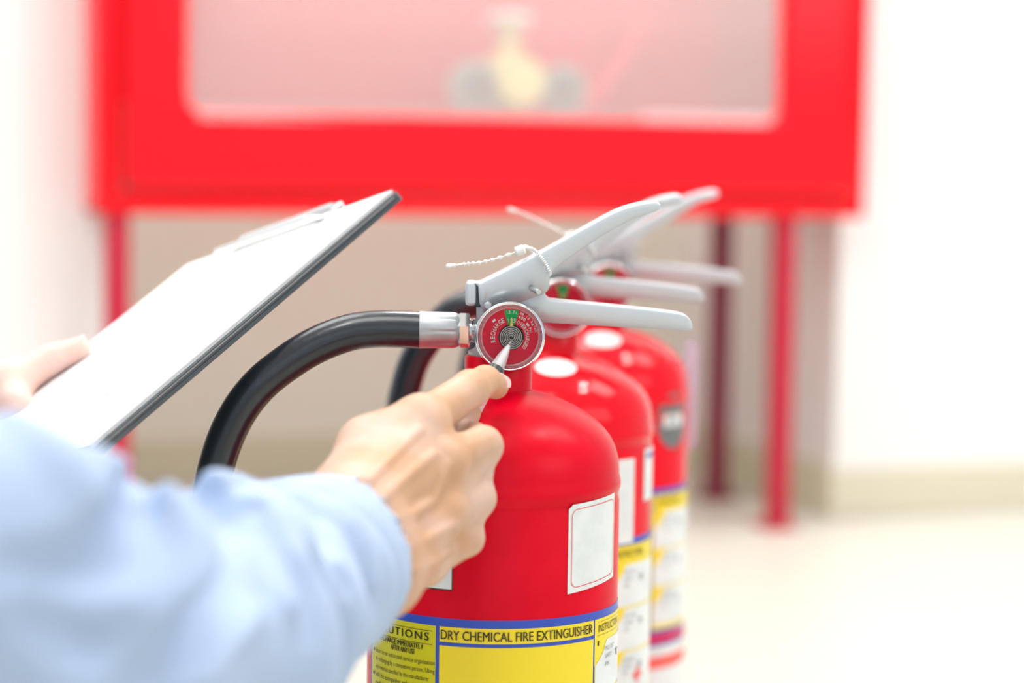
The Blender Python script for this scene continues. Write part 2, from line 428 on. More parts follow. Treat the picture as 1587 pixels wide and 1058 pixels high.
def channel(pts_top, pts_bot, w, th, material, name, parent, round_r=.0028, closed_top=True, n=28):
    """pressed U channel: top edge and bottom edge polylines (local x,z), width w in y"""
    xs0 = max(pts_top[0][0], pts_bot[0][0]); 
    def ip(P, x):
        X = [p[0] for p in P]; Z = [p[1] for p in P]; return float(np.interp(x, X, Z))
    xa = min(pts_top[0][0], pts_bot[0][0]); xb = max(pts_top[-1][0], pts_bot[-1][0])
    xs = sorted(set([p[0] for p in pts_top] + [p[0] for p in pts_bot] + list(np.linspace(xa, xb, n))))
    bm = bmesh.new(); rows = []
    for x in xs:
        zt, zb_ = ip(pts_top, x), ip(pts_bot, x)
        rr = min(round_r, max(.0003, (zt - zb_) * .45)); row = [(-w / 2, zb_)]
        for k in range(5):
            a = R(180 - 90 * k / 4); row.append((-w / 2 + rr + rr * math.cos(a), zt - rr + rr * math.sin(a)))
        for k in range(5):
            a = R(90 - 90 * k / 4); row.append((w / 2 - rr + rr * math.cos(a), zt - rr + rr * math.sin(a)))
        row.append((w / 2, zb_))
        rows.append([bm.verts.new((x, y, z)) for y, z in row])
    for p, q in zip(rows, rows[1:]):
        for k in range(len(p) - 1):
            bm.faces.new((p[k], q[k], q[k + 1], p[k + 1]))
    bm.faces.new(rows[-1]) 
    o = bobj(name, bm, material, parent, True, 40)
    sd = o.modifiers.new('s', 'SOLIDIFY'); sd.thickness = th; sd.offset = -1
    return o

def dial_text(V, Fc, s, r, a0, a1, h, mp, bold=.0, inward=False):
    """letters around a circle, clockwise from angle a0 to a1 (degrees from up)"""
    n = len(s)
    for i, ch in enumerate(s):
        if ch == ' ': continue
        a = R(a0 + (a1 - a0) * (i + .5) / n); vs, fs = text_geo(ch, bold)
        if not vs: continue
        mn = min(v[0] for v in vs); mx = max(v[0] for v in vs); off = len(V)
        wd = min(abs(R(a1 - a0)) * r / n * .78, h * .8) / max(.3, (mx - mn)) if (mx - mn) > .3 else h
        for x, y in vs:
            lx = (x - (mn + mx) / 2) * wd; ly = r + (y / .7 - .5) * h
            V.append(mp(lx * math.cos(a) + ly * math.sin(a), -lx * math.sin(a) + ly * math.cos(a)))
        Fc.extend([tuple(k + off for k in f) for f in fs])

def extinguisher(origin, yaw, label, label_yaw=0., variant=1):
    t = empty('fire_extinguisher', origin, yaw)
    tag(t, label, 'extinguisher')
    ly = label_yaw - yaw
    # ---- body
    z_seam = zs(749)
    prof = [(.060, 0.0), (.068, .002), (.0705, .008), (.0705, .016), (.0745, .022), (.075, .03), (.075, z_seam - .008), (.0742, z_seam - .0055), (.0742, z_seam - .003), (.0757, z_seam + .0005),
            (.0757, z_seam + .004), (.0747, z_seam + .008), (194.5 * u, zs(722)), (192.5 * u, zs(704)), (188 * u, zs(688)), (181 * u, zs(674)), (171 * u, zs(661)), (158 * u, zs(648.5)), (142 * u, zs(637)), (124 * u, zs(627)), (104 * u, zs(618)),
            (84 * u, zs(611)), (66 * u, zs(606)), (56 * u, zs(603)), (53.5 * u, zs(600)), (52.5 * u, zs(596))]
    bm = bmesh.new(); lathe(bm, prof, (0, 0, 0), (0, 0, 1), 96)
    body = bobj('cylinder_body', bm, M['red'] if variant == 1 else M['red_gloss'], t, True, 60)
    ax = 4 * u
    bm = bmesh.new(); lathe(bm, [(52.5 * u, zs(602)), (52.5 * u, zs(553)), (50 * u, zs(550))], (ax, 0, 0), (0, 0, 1), 64)
    bobj('neck_collar', bm, M['red'] if variant == 1 else M['red_gloss'], t, True, 50)
    # ---- valve
    dx0 = 0.0; ax = 4.5 * u          # small offset of traced parts against the axis
    bm = bmesh.new()
    lathe(bm, [(47 * u, zs(552)), (48 * u, zs(544)), (40 * u, zs(541)), (36 * u, zs(536)), (36 * u, zs(500)), (33 * u, zs(494))], (ax, 0, 0), (0, 0, 1), 48)
    p = E(774, 512); cx = 0; cz = p.z
    box(bm, (-30 * u, -30 * u, zs(545)), (37 * u, 30 * u, zs(492)), .002)
    box(bm, (-31 * u, -20 * u, zs(496)), (30 * u, 20 * u, zs(462)), .002)
    valve = bobj('valve_body', bm, M['zinc'], t, True, 40)
    def Q(px, py, dy=0.0):
        v = E(px, py, dy); return Vector((v.x - dx0, v.y, v.z))
    def q2(px, py): v = Q(px, py, -33); return (v.x, v.z)
    # ---- upper squeeze lever
    top = [q2(*p) for p in ((736, 438), (741, 437.5), (748, 434.5), (833, 392), (931, 337), (950, 327), (967, 320), (985, 315), (1003, 311.5), (1014, 310.5), (1020, 312), (1023.5, 317))]
    bot = [q2(*p) for p in ((736, 439.5), (741, 443.5), (743, 470), (751, 487), (803, 469), (842, 456), (849, 450), (851.5, 444), (852, 428), (858, 417), (900, 388), (931, 366.5), (979, 340), (1018, 327), (1022, 324), (1023.5, 320))]
    lever = channel(top, bot, 62 * u, .0013, M['silver'], 'squeeze_lever', t)
    bm = bmesh.new()
    a = Q(721, 474, -30); b = Q(738.5, 436.5, -30)
    box(bm, (a.x, -31 * u, a.z), (b.x, 31 * u, b.z), .0022, 4)
    bobj('lever_nose', bm, M['silver'], lever, True, 40)
    # black gap behind the nose
    bm = bmesh.new(); a = Q(735, 476, -30); b = Q(745, 442, -30); box(bm, (a.x, -27 * u, a.z), (b.x, 27 * u, b.z), .0006); bobj('slot', bm, M['black'], lever)
    # ---- lower carrying handle
    top = [q2(*p) for p in ((778, 470), (800, 458), (842, 452), (847, 461), (852, 464.5), (930, 472), (1014, 480.5), (1052, 485.5), (1064, 489), (1070.5, 495), (1073.5, 503))]
    bot = [q2(*p) for p in ((778, 500), (844, 500), (930, 505), (1031, 511), (1064, 513.5), (1071, 513), (1073.5, 508))]
    handle = channel(top, bot, 56 * u, .0013, M['silver'], 'carrying_handle', t, .0012)
    # ---- pull pin and rivet
    bm = bmesh.new(); v = Q(825, 447, -31); lathe(bm, [(4.6 * u, 0), (4.6 * u, 30 * u), (3.8 * u, 32 * u)], v, (.30, -.93, -.10), 20)
    tube(bm, [Q(825, 447, -31), Q(825, 447, 40)], 4 * u, 12)
    pin = bobj('pull_pin', bm, M['steel'], t, True)
    ringp = [Q(825, 447 + 0, 44) + Vector((0, .012 - .012 * math.cos(k / 24 * 2 * math.pi), .012 * math.sin(k / 24 * 2 * math.pi))) for k in range(25)]
    bm = bmesh.new(); tube(bm, ringp, .0009, 8, False); bobj('pin_ring', bm, M['steel'], pin, True)
    bm = bmesh.new(); v = Q(756, 474, -31); lathe(bm, [(6.5 * u, 0), (6.5 * u, 3 * u), (4 * u, 5.5 * u)], v, (0, -1, 0), 20); bobj('rivet', bm, M['zinc'], t, True)
    # ---- gauge
    gc = Q(790.5, 521.5, -62)
    gn = Vector((.035, -1, .02)).normalized()
    gx = Vector((0, 0, 1)).cross(-gn).normalized() * 1; 
    if gx.x < 0: gx = -gx
    gz = gx.cross(gn); 
    if gz.z < 0: gz = -gz
    def gm(h): return lambda x, y: gc + gx * (x * u) + gz * (y * u) + gn * (h * u)
    bm = bmesh.new()
    lathe(bm, [(14, -46), (14, -24), (46, -22), (52, -18), (53.5, -12), (53.5, -2), (52.5, 1), (51, 2.4), (49.3, 2), (48.3, 0), (48, -4)], (0, 0, 0), (0, 0, 1), 72, True, False)
    bmesh.ops.transform(bm, matrix=Matrix((gx.to_4d() * u, gz.to_4d() * u, gn.to_4d() * u, (0, 0, 0, 1))).transposed() if False else Matrix(((gx.x * u, gz.x * u, gn.x * u, gc.x), (gx.y * u, gz.y * u, gn.y * u, gc.y), (gx.z * u, gz.z * u, gn.z * u, gc.z), (0, 0, 0, 1))), verts=bm.verts)
    gauge = bobj('pressure_gauge', bm, M['chrome'], t, True, 40)
    GM = Matrix(((gx.x * u, gz.x * u, gn.x * u, gc.x), (gx.y * u, gz.y * u, gn.y * u, gc.y), (gx.z * u, gz.z * u, gn.z * u, gc.z), (0, 0, 0, 1)))
    def disc(name, prof, mt, off=(0, 0)):
        bm = bmesh.new(); lathe(bm, prof, (off[0], off[1], 0), (0, 0, 1), 72, False, True); bmesh.ops.transform(bm, matrix=GM, verts=bm.verts)
        return bobj(name, bm, mt, gauge, True, 40)
    disc('dial', [(48.5, -4.5), (42.3, -4.4), (41.8, -4.8)], M['dial_red'])
    cxg, cyg = 2.0, -1.0
    V, Fc = [], []
    m1 = gm(-4.7); c = lambda r, a: (cxg + r * math.sin(R(a)), cyg + r * math.cos(R(a)))
    for k in range(8):
        a0, a1 = -16 + 4 * k, -12 + 4 * k; o_ = len(V)
        V += [m1(*c(18, a0)), m1(*c(18, a1)), m1(*c(42, a1)), m1(*c(42, a0))]; Fc.append((o_, o_ + 1, o_ + 2, o_ + 3))
    pyobj('green_sector', V, Fc, M['dial_green'], gauge)
    disc('coil_plate', [(19.5, -4.6), (19.3, -4.3)], M['bronze'], (cxg, cyg))
    if variant == 1:
        bm = bmesh.new(); pts = []
        for k in range(6 * 28):
            th = k / 28 * 2 * math.pi; r = 2.2 + 16.2 * k / (6 * 28)
            pts.append(gm(-3.8)(cxg + r * math.cos(th), cyg + r * math.sin(th)))
        tube(bm, pts, .56 * u, 6); bobj('bourdon_coil', bm, M['coil'], gauge, True)
        V, Fc = [], []
        mp = gm(-4.2); mc = lambda x, y: mp(x + cxg, y + cyg)
        dial_text(V, Fc, 'RECHARGE', 28.5, -108, -22, 7.0, mc, .012)
        dial_text(V, Fc, 'OVERCHARGED', 25, 20, 134, 5.8, mc, .012)
        dial_text(V, Fc, '400', 33.5, 18, 40, 4.8, mc, .01)
        dial_text(V, Fc, '28.12 kg/cm', 39.3, 18, 78, 4.0, mc, .01)
        dial_text(V, Fc, 'Psi', 31.5, 62, 78, 4.2, mc, .01)
        dial_text(V, Fc, '195', 25.8, -15, 15, 6.4, mc, .012)
        dial_text(V, Fc, '13.71', 38.5, -13, 13, 4.6, mc, .012)
        for a, r in ((-47, 36.5), (52, 31.5)):
            o_ = len(V); ca, sa = math.cos(R(a)), math.sin(R(a))
            for x, y in ((-2.8, -1.6), (2.8, -1.6), (2.8, 1.6), (-2.8, 1.6)):
                V.append(mc(x * ca + (r + y) * sa, -x * sa + (r + y) * ca))
            Fc.append((o_, o_ + 1, o_ + 2, o_ + 3))
        tag(pyobj('lettering', V, Fc, M['white_plastic'], gauge), 'white dial lettering')
    V = [gm(-2.6)(cxg - 2.6, cyg + 17), gm(-2.6)(cxg + 2.6, cyg + 17), gm(-2.6)(cxg + .9, cyg + 30), gm(-2.6)(cxg - .9, cyg + 30),
         gm(-1.8)(cxg - 2.6, cyg + 17), gm(-1.8)(cxg + 2.6, cyg + 17), gm(-1.8)(cxg + .9, cyg + 30), gm(-1.8)(cxg - .9, cyg + 30)]
    pyobj('needle', V, [(0, 1, 2, 3), (4, 5, 6, 7), (0, 1, 5, 4), (1, 2, 6, 5), (2, 3, 7, 6), (3, 0, 4, 7)], M['brass'], gauge)
    disc('lens', [(48.5, .5), (47.5, 2.6), (45, 3.6), (42.6, 3.0), (41.6, .6), (40, .2), (20, .6)], M['lens'])
    disc_ring = bmesh.new(); lathe(disc_ring, [(42.2, .8), (43.4, 3.9), (44.6, 4.2), (45.4, 2.2), (46.6, 2.4), (47.6, 3.2), (48.4, 1.6)], (0, 0, 0), (0, 0, 1), 72, False, False)
    bmesh.ops.transform(disc_ring, matrix=GM, verts=disc_ring.verts); bobj('lens_rim', disc_ring, M['rim'], gauge, True, 60)
    # ---- outlet: collar, nut, ferrule and hose
    axo = Q(737, 512); dirx = Vector((-1, 0, 0))
    bm = bmesh.new(); lathe(bm, [(14 * u, -30 * u), (15 * u, -6 * u), (18.5 * u, 0), (19 * u, 4 * u), (16.5 * u, 6 * u), (19 * u, 8 * u), (19 * u, 12 * u)], axo, dirx, 32)
    bobj('outlet_collar', bm, M['chrome'], t, True, 30)
    bm = bmesh.new(); lathe(bm, [(25.5 * u, 9 * u), (28 * u, 10.5 * u), (28 * u, 24 * u), (26 * u, 26.5 * u)], axo, dirx, 6, phase=R(2))
    nut = bobj('hex_nut', bm, M['chrome'], t)
    bm = bmesh.new(); nf = 48
    rows = []
    for x_, sc_ in ((25, .86), (29, .95), (34, 1), (78, 1.02), (86, 1.04), (87.5, .99)):
        row = []
        for k in range(nf):
            a = 2 * math.pi * k / nf; g = .94 if (k % 6 == 0 and 27 < x_ < 84) else 1
            row.append(bm.verts.new(axo + Vector((-x_ * u, 28 * u * sc_ * g * math.cos(a), 28 * u * sc_ * g * math.sin(a)))))
        rows.append(row)
    for p_, q_ in zip(rows, rows[1:]):
        for k in range(nf): bm.faces.new((p_[k], p_[(k + 1) % nf], q_[(k + 1) % nf], q_[k]))
    bm.faces.new(rows[0][::-1]); bm.faces.new(rows[-1])
    bobj('crimp_ferrule', bm, M['zinc'], t, True, 25)
    if variant == 1:
        pts = [(651, 511, 0), (620, 509.5, 0), (583, 509.8, -1), (547, 514, -2), (512, 525, -3), (478, 541, -4), (445, 562, -5), (407, 592, -7), (377, 627, -8), (354, 668, -9), (338, 712, -10), (328, 760, -10), (324, 830, -8),
               (330, 920, -5), (352, 1010, 0), (395, 1100, 5), (450, 1180, 8), (510, 1240, 8)]
        pts = [Q(*p) for p in pts]
    else:
        k_ = 1 / .84
        base = [(651, 511, 0), (626, 512, 0), (600, 522, 0), (572, 545, 0), (543, 580, 0), (519, 620, 0), (503, 670, 0), (495, 720, 0), (493, 800, 0), (498, 900, 0), (512, 1000, 0), (528, 1100, 0), (545, 1190, 0)]
        pts = [Q(*p) for p in base]
    sp = smooth_path(pts, 8)
    bm = bmesh.new(); tube(bm, sp, 29 * u, 28); hose = bobj('hose', bm, M['rubber'], t, True)
    d = (sp[-1] - sp[-3]).normalized()
    bm = bmesh.new(); lathe(bm, [(20 * u, -10 * u), (24 * u, 0), (30 * u, 10 * u), (33 * u, 60 * u), (22 * u, 70 * u), (14 * u, 78 * u)], sp[-1], d, 28, True, True); bobj('nozzle', bm, M['black'], t, True, 40)
    # ---- tamper seal (beaded plastic tie)
    bm = bmesh.new()
    if variant != 3:
        if variant == 1:
            tail = [(691, 413, -30), (707, 411, -30), (720, 409, -30), (755, 404.5, -30), (806, 389, -30)]
        else:
            tail = [(693, 338, 60), (712, 343, 50), (735, 352, 40), (775, 372, 10), (811, 392, -10)]
        tp = smooth_path([Q(*p) for p in tail], 14); n = len(tp)
        def rr(tt):
            if tt < .14: return (1.5 + 2.5 * min(1, tt / .04)) * u
            if tt < .24: return (2.2 + 1.2 * math.sin((tt - .14) / .1 * math.pi)) * u
            if tt < .48: return 1.7 * u
            return (2.0 + 1.1 * math.sin(tt * 105)) * u
        tube(bm, smooth_path(tp, 5), rr, 8)
        a = Q(806, 388, -28); lathe(bm, [(5 * u, -8 * u), (8 * u, -6 * u), (8 * u, 6 * u), (5 * u, 8 * u)], a, (1, 0, .4), 12)
        loop = smooth_path([Q(*p) for p in ((806, 388, -30), (816, 384, -26), (826, 386, -32), (833, 392, -38), (840, 401, -38), (846, 410, -38), (851, 420, -36), (852, 424, -30), (848, 428, 0), (838, 420, 36), (826, 392, 38), (815, 382, 20), (806, 386, -20))], 10)
        tube(bm, smooth_path(loop, 3), lambda tt: (2.1 + 1.1 * math.sin(tt * 260)) * u, 8)
        bobj('tamper_seal', bm, M['white_plastic'], t, True)
    # ---- labels
    def lab(name, pieces, mt, lift=.00025, lb=None, par=None):
        V, Fc = [], []
        for x0, x1, lo, hi in pieces: patch(V, Fc, x0, x1, lo, hi, RB + lift, mp=rot_map(cylmap(RB + lift), ly))
        o = pyobj(name, V, Fc, mt, par or t, True)
        if lb: tag(o, lb)
        return o
    def words(name, items, mt, lift, par):
        V, Fc = [], []; mp = rot_map(cylmap(RB + lift), ly)
        for it in items:
            if it[0] == 'line':
                _, x0, x1, za, zb2 = it; patch(V, Fc, x0, x1, za, zb2, RB, mp=mp)
            elif it[0] == 'dot':
                _, x, z, r = it; o_ = len(V)
                V.extend([mp(x + r * math.cos(k / 10 * 2 * math.pi), z + r * math.sin(k / 10 * 2 * math.pi)) for k in range(10)]); Fc.append(tuple(range(o_, o_ + 10)))
            else:
                s, x0, x1, zb_, h, bold = it[:6]; text_into(V, Fc, s, mp, x0, x1, zb_, h, bold, it[6] if len(it) > 6 else 1)
        return pyobj(name, V, Fc, mt, par)
    LT = zf(961.5); LBm = LT - .118
    xl, xd1, xd2, xr_ = phi(580), phi(683), phi(917), phi(763) + 2.05 * RB
    main = lab('instruction_label', [(xl - .003, xr_, LBm, LT)], M['blue'], .0002, 'blue-edged instruction label round the lower cylinder')
    q = .0012
    zt1, zb1 = zf(974.5), zf(998); zt2 = zf(1004)
    lab('caution_panel', [(xl, xd1 - q, LBm + .004, zt1)], M['lime'], .0004, 'olive yellow caution panel', main)
    lab('title_panel', [(xd1 + q, xd2 - .0007, zb1, zt1)], M['yellow'], .0004, None, main)
    lab('blank_panel', [(xd1 + q, xd2 - .0007, LBm + .004, zt2)], M['yellow'], .0004, 'plain bright yellow panel', main)
    lab('instruction_panel', [(xd2 + .0007, xr_ - .003, LBm + .004, zt1)], M['yellow'], .0004, None, main)
    # white step cards with a curved tab cut at the left
    H = zt1 - .0135; sh = .031
    V, Fc = [], []
    for k in range(3):
        hi = H - k * sh; lo = hi - sh + .0015
        x0 = xd2 + .0013; x1 = xr_ - .005
        def lof(x, lo=lo): return lo
        def hif(x, hi=hi, x0=x0):
            w_ = min(1, max(0, (x - x0) / .012)); return hi - .0130 * (1 - w_) ** .6 - (0.0 if w_ >= 1 else .0008)
        patch(V, Fc, x0, x1, lof, hif, RB, 40, rot_map(cylmap(RB + .0006), ly))
    pyobj('step_card', V, Fc, M['white'], main, True)
    ttop = zf(992) ; 
    items = [('DRY CHEMICAL FIRE EXTINGUISHER', xd1 + .0022, xd2 - .0022, zf(993.8), .0055, .018)]
    xR = xd1 - .0035
    items += [('line', xl + .002, xR + .0005, zf(983.6), zf(982.8)), ('line', xl + .002, xR + .0005, zf(1004.6), zf(1003.8)),
              ('CAUTIONS', xR - .0455, xR - .002, zf(998.5), .0046, .04, 1.25),
              ('RECHARGE IMMEDIATELY', xR - .0425, xR - .0055, zf(1013.5), .0030, .04), ('AFTER ANY USE', xR - .031, xR - .0115, zf(1023), .0030, .04)]
    lines = ['Return to an authorized service organization', 'for recharging by a competent person. Using', 'only materials specified by the manufacturer', 'Refill this extinguisher only with materials',
             'specified by the manufacturer. Keep full and', 'ready for use at all times', 'Inspect the pressure gauge every month']
    for k, s in enumerate(lines):
        items.append((s, xR - .0485, xR + .002 - .0035 * (k % 3 == 2), zf(1036 + 12.8 * k), .0027, .0))
        if k % 3 == 0: items.append(('dot', xR - .0510, zf(1036 + 12.8 * k) + .0012, .0011))
    items += [('INSTRUCTIONS', xd2 + .004, xd2 + .036, zf(995.5), .0044, .002), ('line', xd2 + .003, xr_ - .006, zf(979.6), zf(979.1)), ('line', xd2 + .003, xr_ - .006, zf(1001), zf(1000.5)),
              ('1', xd2 + .0035, xd2 + .0047, zf(1017), .0030, .0)]
    if variant == 1 or True:
        words('lettering', items, M['ink'], .0008, main)
        it2 = []
        for k, (a_, b_, c_) in enumerate((('PULL OUT', 'SAFETY', 'PIN'), ('AIM HOSE', 'AT BASE', 'OF FIRE'), ('SQUEEZE', 'LEVER', 'SWEEP'))):
            z_ = H - k * sh
            it2 += [(a_, xd2 + .0125, xd2 + .026, z_ - .0065, .0026, 0), (b_, xd2 + .0125, xd2 + .0225, z_ - .0112, .0026, 0), (c_, xd2 + .0125, xd2 + .018, z_ - .0159, .0026, 0),
                    ('line', xd2 + .03, xd2 + .036, z_ - .010, z_ - .0085), ('line', xd2 + .032, xd2 + .035, z_ - .013, z_ - .0085)]
        words('small_print', it2, M['grey_ink'], .0009, main)
    if variant == 1:
        # inspection sticker, a slightly skewed card with a clipped corner
        xa, xb = phi(877, 850), phi(949, 830)
        def zc(py, px):           # height for a point on the shell at this pixel
            a = phi(px, py) / RB; return W(px, py, Y1 - RB * math.cos(a)).z
        zTL, zTR, zBL, zBR = zc(783, 878), zc(763, 949), zc(920, 881), zc(893, 947)
        top_ = lambda x: zTL + (zTR - zTL) * (x - xa) / (xb - xa) - max(0, .003 - (x - xa)) * .8
        bot_ = lambda x: zBL + (zBR - zBL) * (x - xa) / (xb - xa)
        s = lab('inspection_sticker', [(xa, xb, bot_, top_)], M['white'], .0003, 'white blank inspection sticker with a thin red border')
        V, Fc = [], []; mp = rot_map(cylmap(RB + .0006), ly)
        rp = rrect(0, 1, 0, 1, .2, 6); 
        wS = xb - xa
        rp = rrect(.0022, wS - .0018, .0028, abs(zTL - zBL) - .0028, .0045, 6)
        rq = rrect(.0026, wS - .0022, .0032, abs(zTL - zBL) - .0032, .0041, 6)
        def mpp(x, y):
            b_ = bot_(xa + x); t_ = zTL + (zTR - zTL) * x / wS; hh = abs(zTL - zBL)
            return mp(xa + x, b_ + (t_ - b_) * y / hh)
        def dens(P):
            out = []
            for (a_, b_) in zip(P, P[1:] + P[:1]):
                for k in range(6): out.append((a_[0] + (b_[0] - a_[0]) * k / 6, a_[1] + (b_[1] - a_[1]) * k / 6))
            return out
        P1, P2 = dens(rp), dens(rq); N_ = len(P1)
        V = [mpp(*p) for p in P1] + [mpp(*p) for p in P2]; Fc = [(k, (k + 1) % N_, N_ + (k + 1) % N_, N_ + k) for k in range(N_)]
        pyobj('red_border', V, Fc, M['dial_red'], s)
        # second sticker mostly behind the hand
        xa, xb = phi(640, 900), phi(706, 900); za, zb3 = zf(918), zf(850)
        s2 = lab('paper_sticker', [(xa, xb, za, zb3)], M['ink'], .0003, 'white sticker with a black edge, mostly hidden by the hand')
        lab('sticker_face', [(xa + .0006, xb - .0006, za + .0008, zb3 - .0006)], M['white'], .0006, None, s2)
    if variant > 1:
        # lamp reflection on the shoulder, painted as a white oval
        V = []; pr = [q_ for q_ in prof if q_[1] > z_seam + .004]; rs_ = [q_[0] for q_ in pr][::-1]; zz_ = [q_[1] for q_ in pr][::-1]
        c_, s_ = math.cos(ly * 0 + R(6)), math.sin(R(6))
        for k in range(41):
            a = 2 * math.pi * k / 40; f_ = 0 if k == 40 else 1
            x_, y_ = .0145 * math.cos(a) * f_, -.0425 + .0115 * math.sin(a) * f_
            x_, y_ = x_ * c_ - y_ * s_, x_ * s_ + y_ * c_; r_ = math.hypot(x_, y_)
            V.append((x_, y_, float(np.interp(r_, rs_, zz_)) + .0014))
        tag(pyobj('shoulder_reflection', V, [(k, (k + 1) % 40, 40) for k in range(40)], M['paper'], t), 'white oval painted as a lamp reflection on the shoulder')
    if variant == 2:
        lever.scale.x = .965; handle.scale.x = .945
        x = lambda s_: (math.asin(s_) + R(16)) * RB
        lab('white_sticker', [(x(.64), x(.80), z_seam - .071, z_seam - .012)], M['white'], .0003)
        s_ = lab('narrow_sticker', [(x(.90), x(.995), z_seam - .044, z_seam + .0005 - .008)], M['white'], .0004)
        lab('blue_print', [(x(.92), x(.99), z_seam - .014, z_seam - .011)], M['blue'], .0007, None, s_)
        V, Fc = [], []; mp = rot_map(cylmap(RB + .001), ly); o_ = 0
        zc_ = LBm + .020; xc_ = xd2 + .030
        for (w_, h_) in ((.006, .0018), (.0018, .006)):
            o_ = len(V); V += [mp(xc_ - w_, zc_ - h_), mp(xc_ + w_, zc_ - h_), mp(xc_ + w_, zc_ + h_), mp(xc_ - w_, zc_ + h_)]; Fc.append((o_, o_ + 1, o_ + 2, o_ + 3))
        pyobj('red_mark', V, Fc, M['pink'], main)
    if variant == 3:
        # round grey sticker with a white band
        mp = rot_map(cylmap(RB + .0004), ly); cx_, cz_ = (math.asin(.80) + R(17)) * RB, z_seam - .001 * 0 + .0 - .012 + .004
        cz_ = z_seam + .002
        V = [mp(cx_, cz_)]; 
        for k in range(40):
            a = 2 * math.pi * k / 40; V.append(mp(cx_ + .0205 * math.cos(a), cz_ - .016 + .0225 * math.sin(a)))
        s = pyobj('round_sticker', V, [(0, 1 + k, 1 + (k + 1) % 40) for k in range(40)], M['sticker_grey'], t); tag(s, 'round grey sticker with a pale band')
        lab('pale_band', [(cx_ - .014, cx_ + .012, cz_ - .0205, cz_ - .0105)], M['white'], .001, None, s)
        V, Fc = [], []; text_into(V, Fc, 'PC', rot_map(cylmap(RB + .0014), ly), cx_ - .009, cx_ + .006, cz_ - .0185, .006, .01); pyobj('lettering', V, Fc, M['sticker_grey'], s)
        l2 = lab('lower_label', [(0, xr_, .03, LBm - .006)], M['white'], .0003, 'white lower label with red bands')
        lab('purple_line', [(0, xr_, LBm - .0095, LBm - .006)], M['purple'], .0006, None, l2)
        lab('red_band', [(0, xr_, LBm - .028, LBm - .018)], M['pink'], .0006, None, l2)
        bm = bmesh.new(); a = Vector((.079, .0, 0)); 
        box(bm, (.0710, .004, z_seam - .042), (.0825, .0048, z_seam + .046), .0003)
        tg = bobj('plastic_tag', bm, M['tag_clear'], t)
        tag(tg, 'clear lilac plastic tag hanging at the side')
    return t

extinguisher(O1, 0, 'nearest red fire extinguisher, its pressure gauge touched by the pen', 0, 1)
X2 = W(846, 800, 1.60).x; X3 = W(923, 750, 1.845).x
extinguisher(Vector((X2, 1.60, 0)), R(0), 'middle red fire extinguisher of the row, directly behind the nearest one', R(-16), 2)
extinguisher(Vector((X3, 1.845, 0)), R(-3), 'farthest red fire extinguisher of the row, with a round grey sticker', R(-17), 3)

# ================================================================== pen
tip = W(793, 527, Y1 - 60 * u); q_ = W(727, 650, 1.283)
pd = (q_ - tip).normalized()
pen = empty('ballpoint_pen', tip); tag(pen, 'clear ballpoint pen with dark grip ring, tip touching the pressure gauge', 'pen')
def pp_(name, prof, mt, par=pen):
    bm = bmesh.new(); lathe(bm, prof, (0, 0, 0), pd, 32); return bobj(name, bm, mt, par, True, 40)
pp_('tip', [(.0003, 0), (.0006, .001), (.0011, .004), (.0013, .0045)], M['steel'])
pp_('tip_cone', [(.0013, .0045), (.0024, .009), (.0034, .014), (.0040, .019), (.0042, .0195), (.0044, .0225)], M['clear'])
pp_('ink_tube', [(.0010, .004), (.0018, .010), (.0020, .12)], M['white_plastic'])
pp_('grip_ring', [(.0046, .0215), (.0051, .022), (.0051, .027), (.0046, .0275)], M['board'])
pp_('barrel', [(.0044, .027), (.0046, .135), (.0038, .139)], M['clear'])

# ================================================================== clipboard
CB_w, CB_l = .23, .315
C0 = W(622, 290, 1.44)
def solve(px, py, dist, base, y0, y1):
    for _ in range(60):
        ym = (y0 + y1) / 2
        if (W(px, py, ym) - base).length < dist: y0 = ym
        else: y1 = ym
    return W(px, py, ym)
C1 = solve(288, 412, CB_w, C0, 1.46, 2.0)
Tv = (C1 - C0).normalized()
# long edge: seen along the line through (125,705), square to the top edge
dr = ray(132, 705); k_ = (C0 - CAM).dot(Tv) / dr.dot(Tv)
C2p = CAM + dr * k_
Lv = (C2p - C0).normalized(); Nv = Tv.cross(Lv).normalized()
if Nv.z < 0: Nv = -Nv
BMx = Matrix(((Tv.x, Lv.x, Nv.x, C0.x), (Tv.y, Lv.y, Nv.y, C0.y), (Tv.z, Lv.z, Nv.z, C0.z), (0, 0, 0, 1)))
print('board', C0, C1, Tv, Lv, Nv)
clip = empty('clipboard', C0); tag(clip, 'dark grey clipboard with white papers, held in the left hand', 'clipboard')
iT = Matrix.Translation(-C0) @ BMx
def bpart(name, mk, mt, par=clip, sm=True):
    bm = bmesh.new(); mk(bm); bmesh.ops.transform(bm, matrix=iT, verts=bm.verts); return bobj(name, bm, mt, par, sm, 40)
def card(bm, x0, x1, y0, y1, z0_, z1_, r=.008):
    P = rrect(x0, x1, y0, y1, r); a = [bm.verts.new((x, y, z0_)) for x, y in P]; b = [bm.verts.new((x, y, z1_)) for x, y in P]
    bm.faces.new(a[::-1]); bm.faces.new(b)
    for k in range(len(P)): bm.faces.new((a[k], a[(k + 1) % len(P)], b[(k + 1) % len(P)], b[k]))
bpart('board', lambda bm: (card(bm, 0, CB_w, 0, CB_l, -.0065, -.0040), card(bm, .0004, CB_w, .0004, CB_l, -.0038, -.0008)), M['board'])
bpart('edge_trim', lambda bm: tube(bm, [Vector((.0006, .010, -.0022)), Vector((.0006, CB_l - .01, -.0022))], .0007, 8), M['sticker_grey'])
for k in range(6):
    j = random.uniform(-.0012, .0012)
    bpart('paper_sheet', lambda bm: card(bm, .005 + j, .221 + j, .006 + j * 2, .300 + j, -.0008 + k * .0005, -.00045 + k * .0005, .0006), M['paper'])
V, Fc = [], []
toB = lambda x, y: iT @ Vector((x, y, .0024))
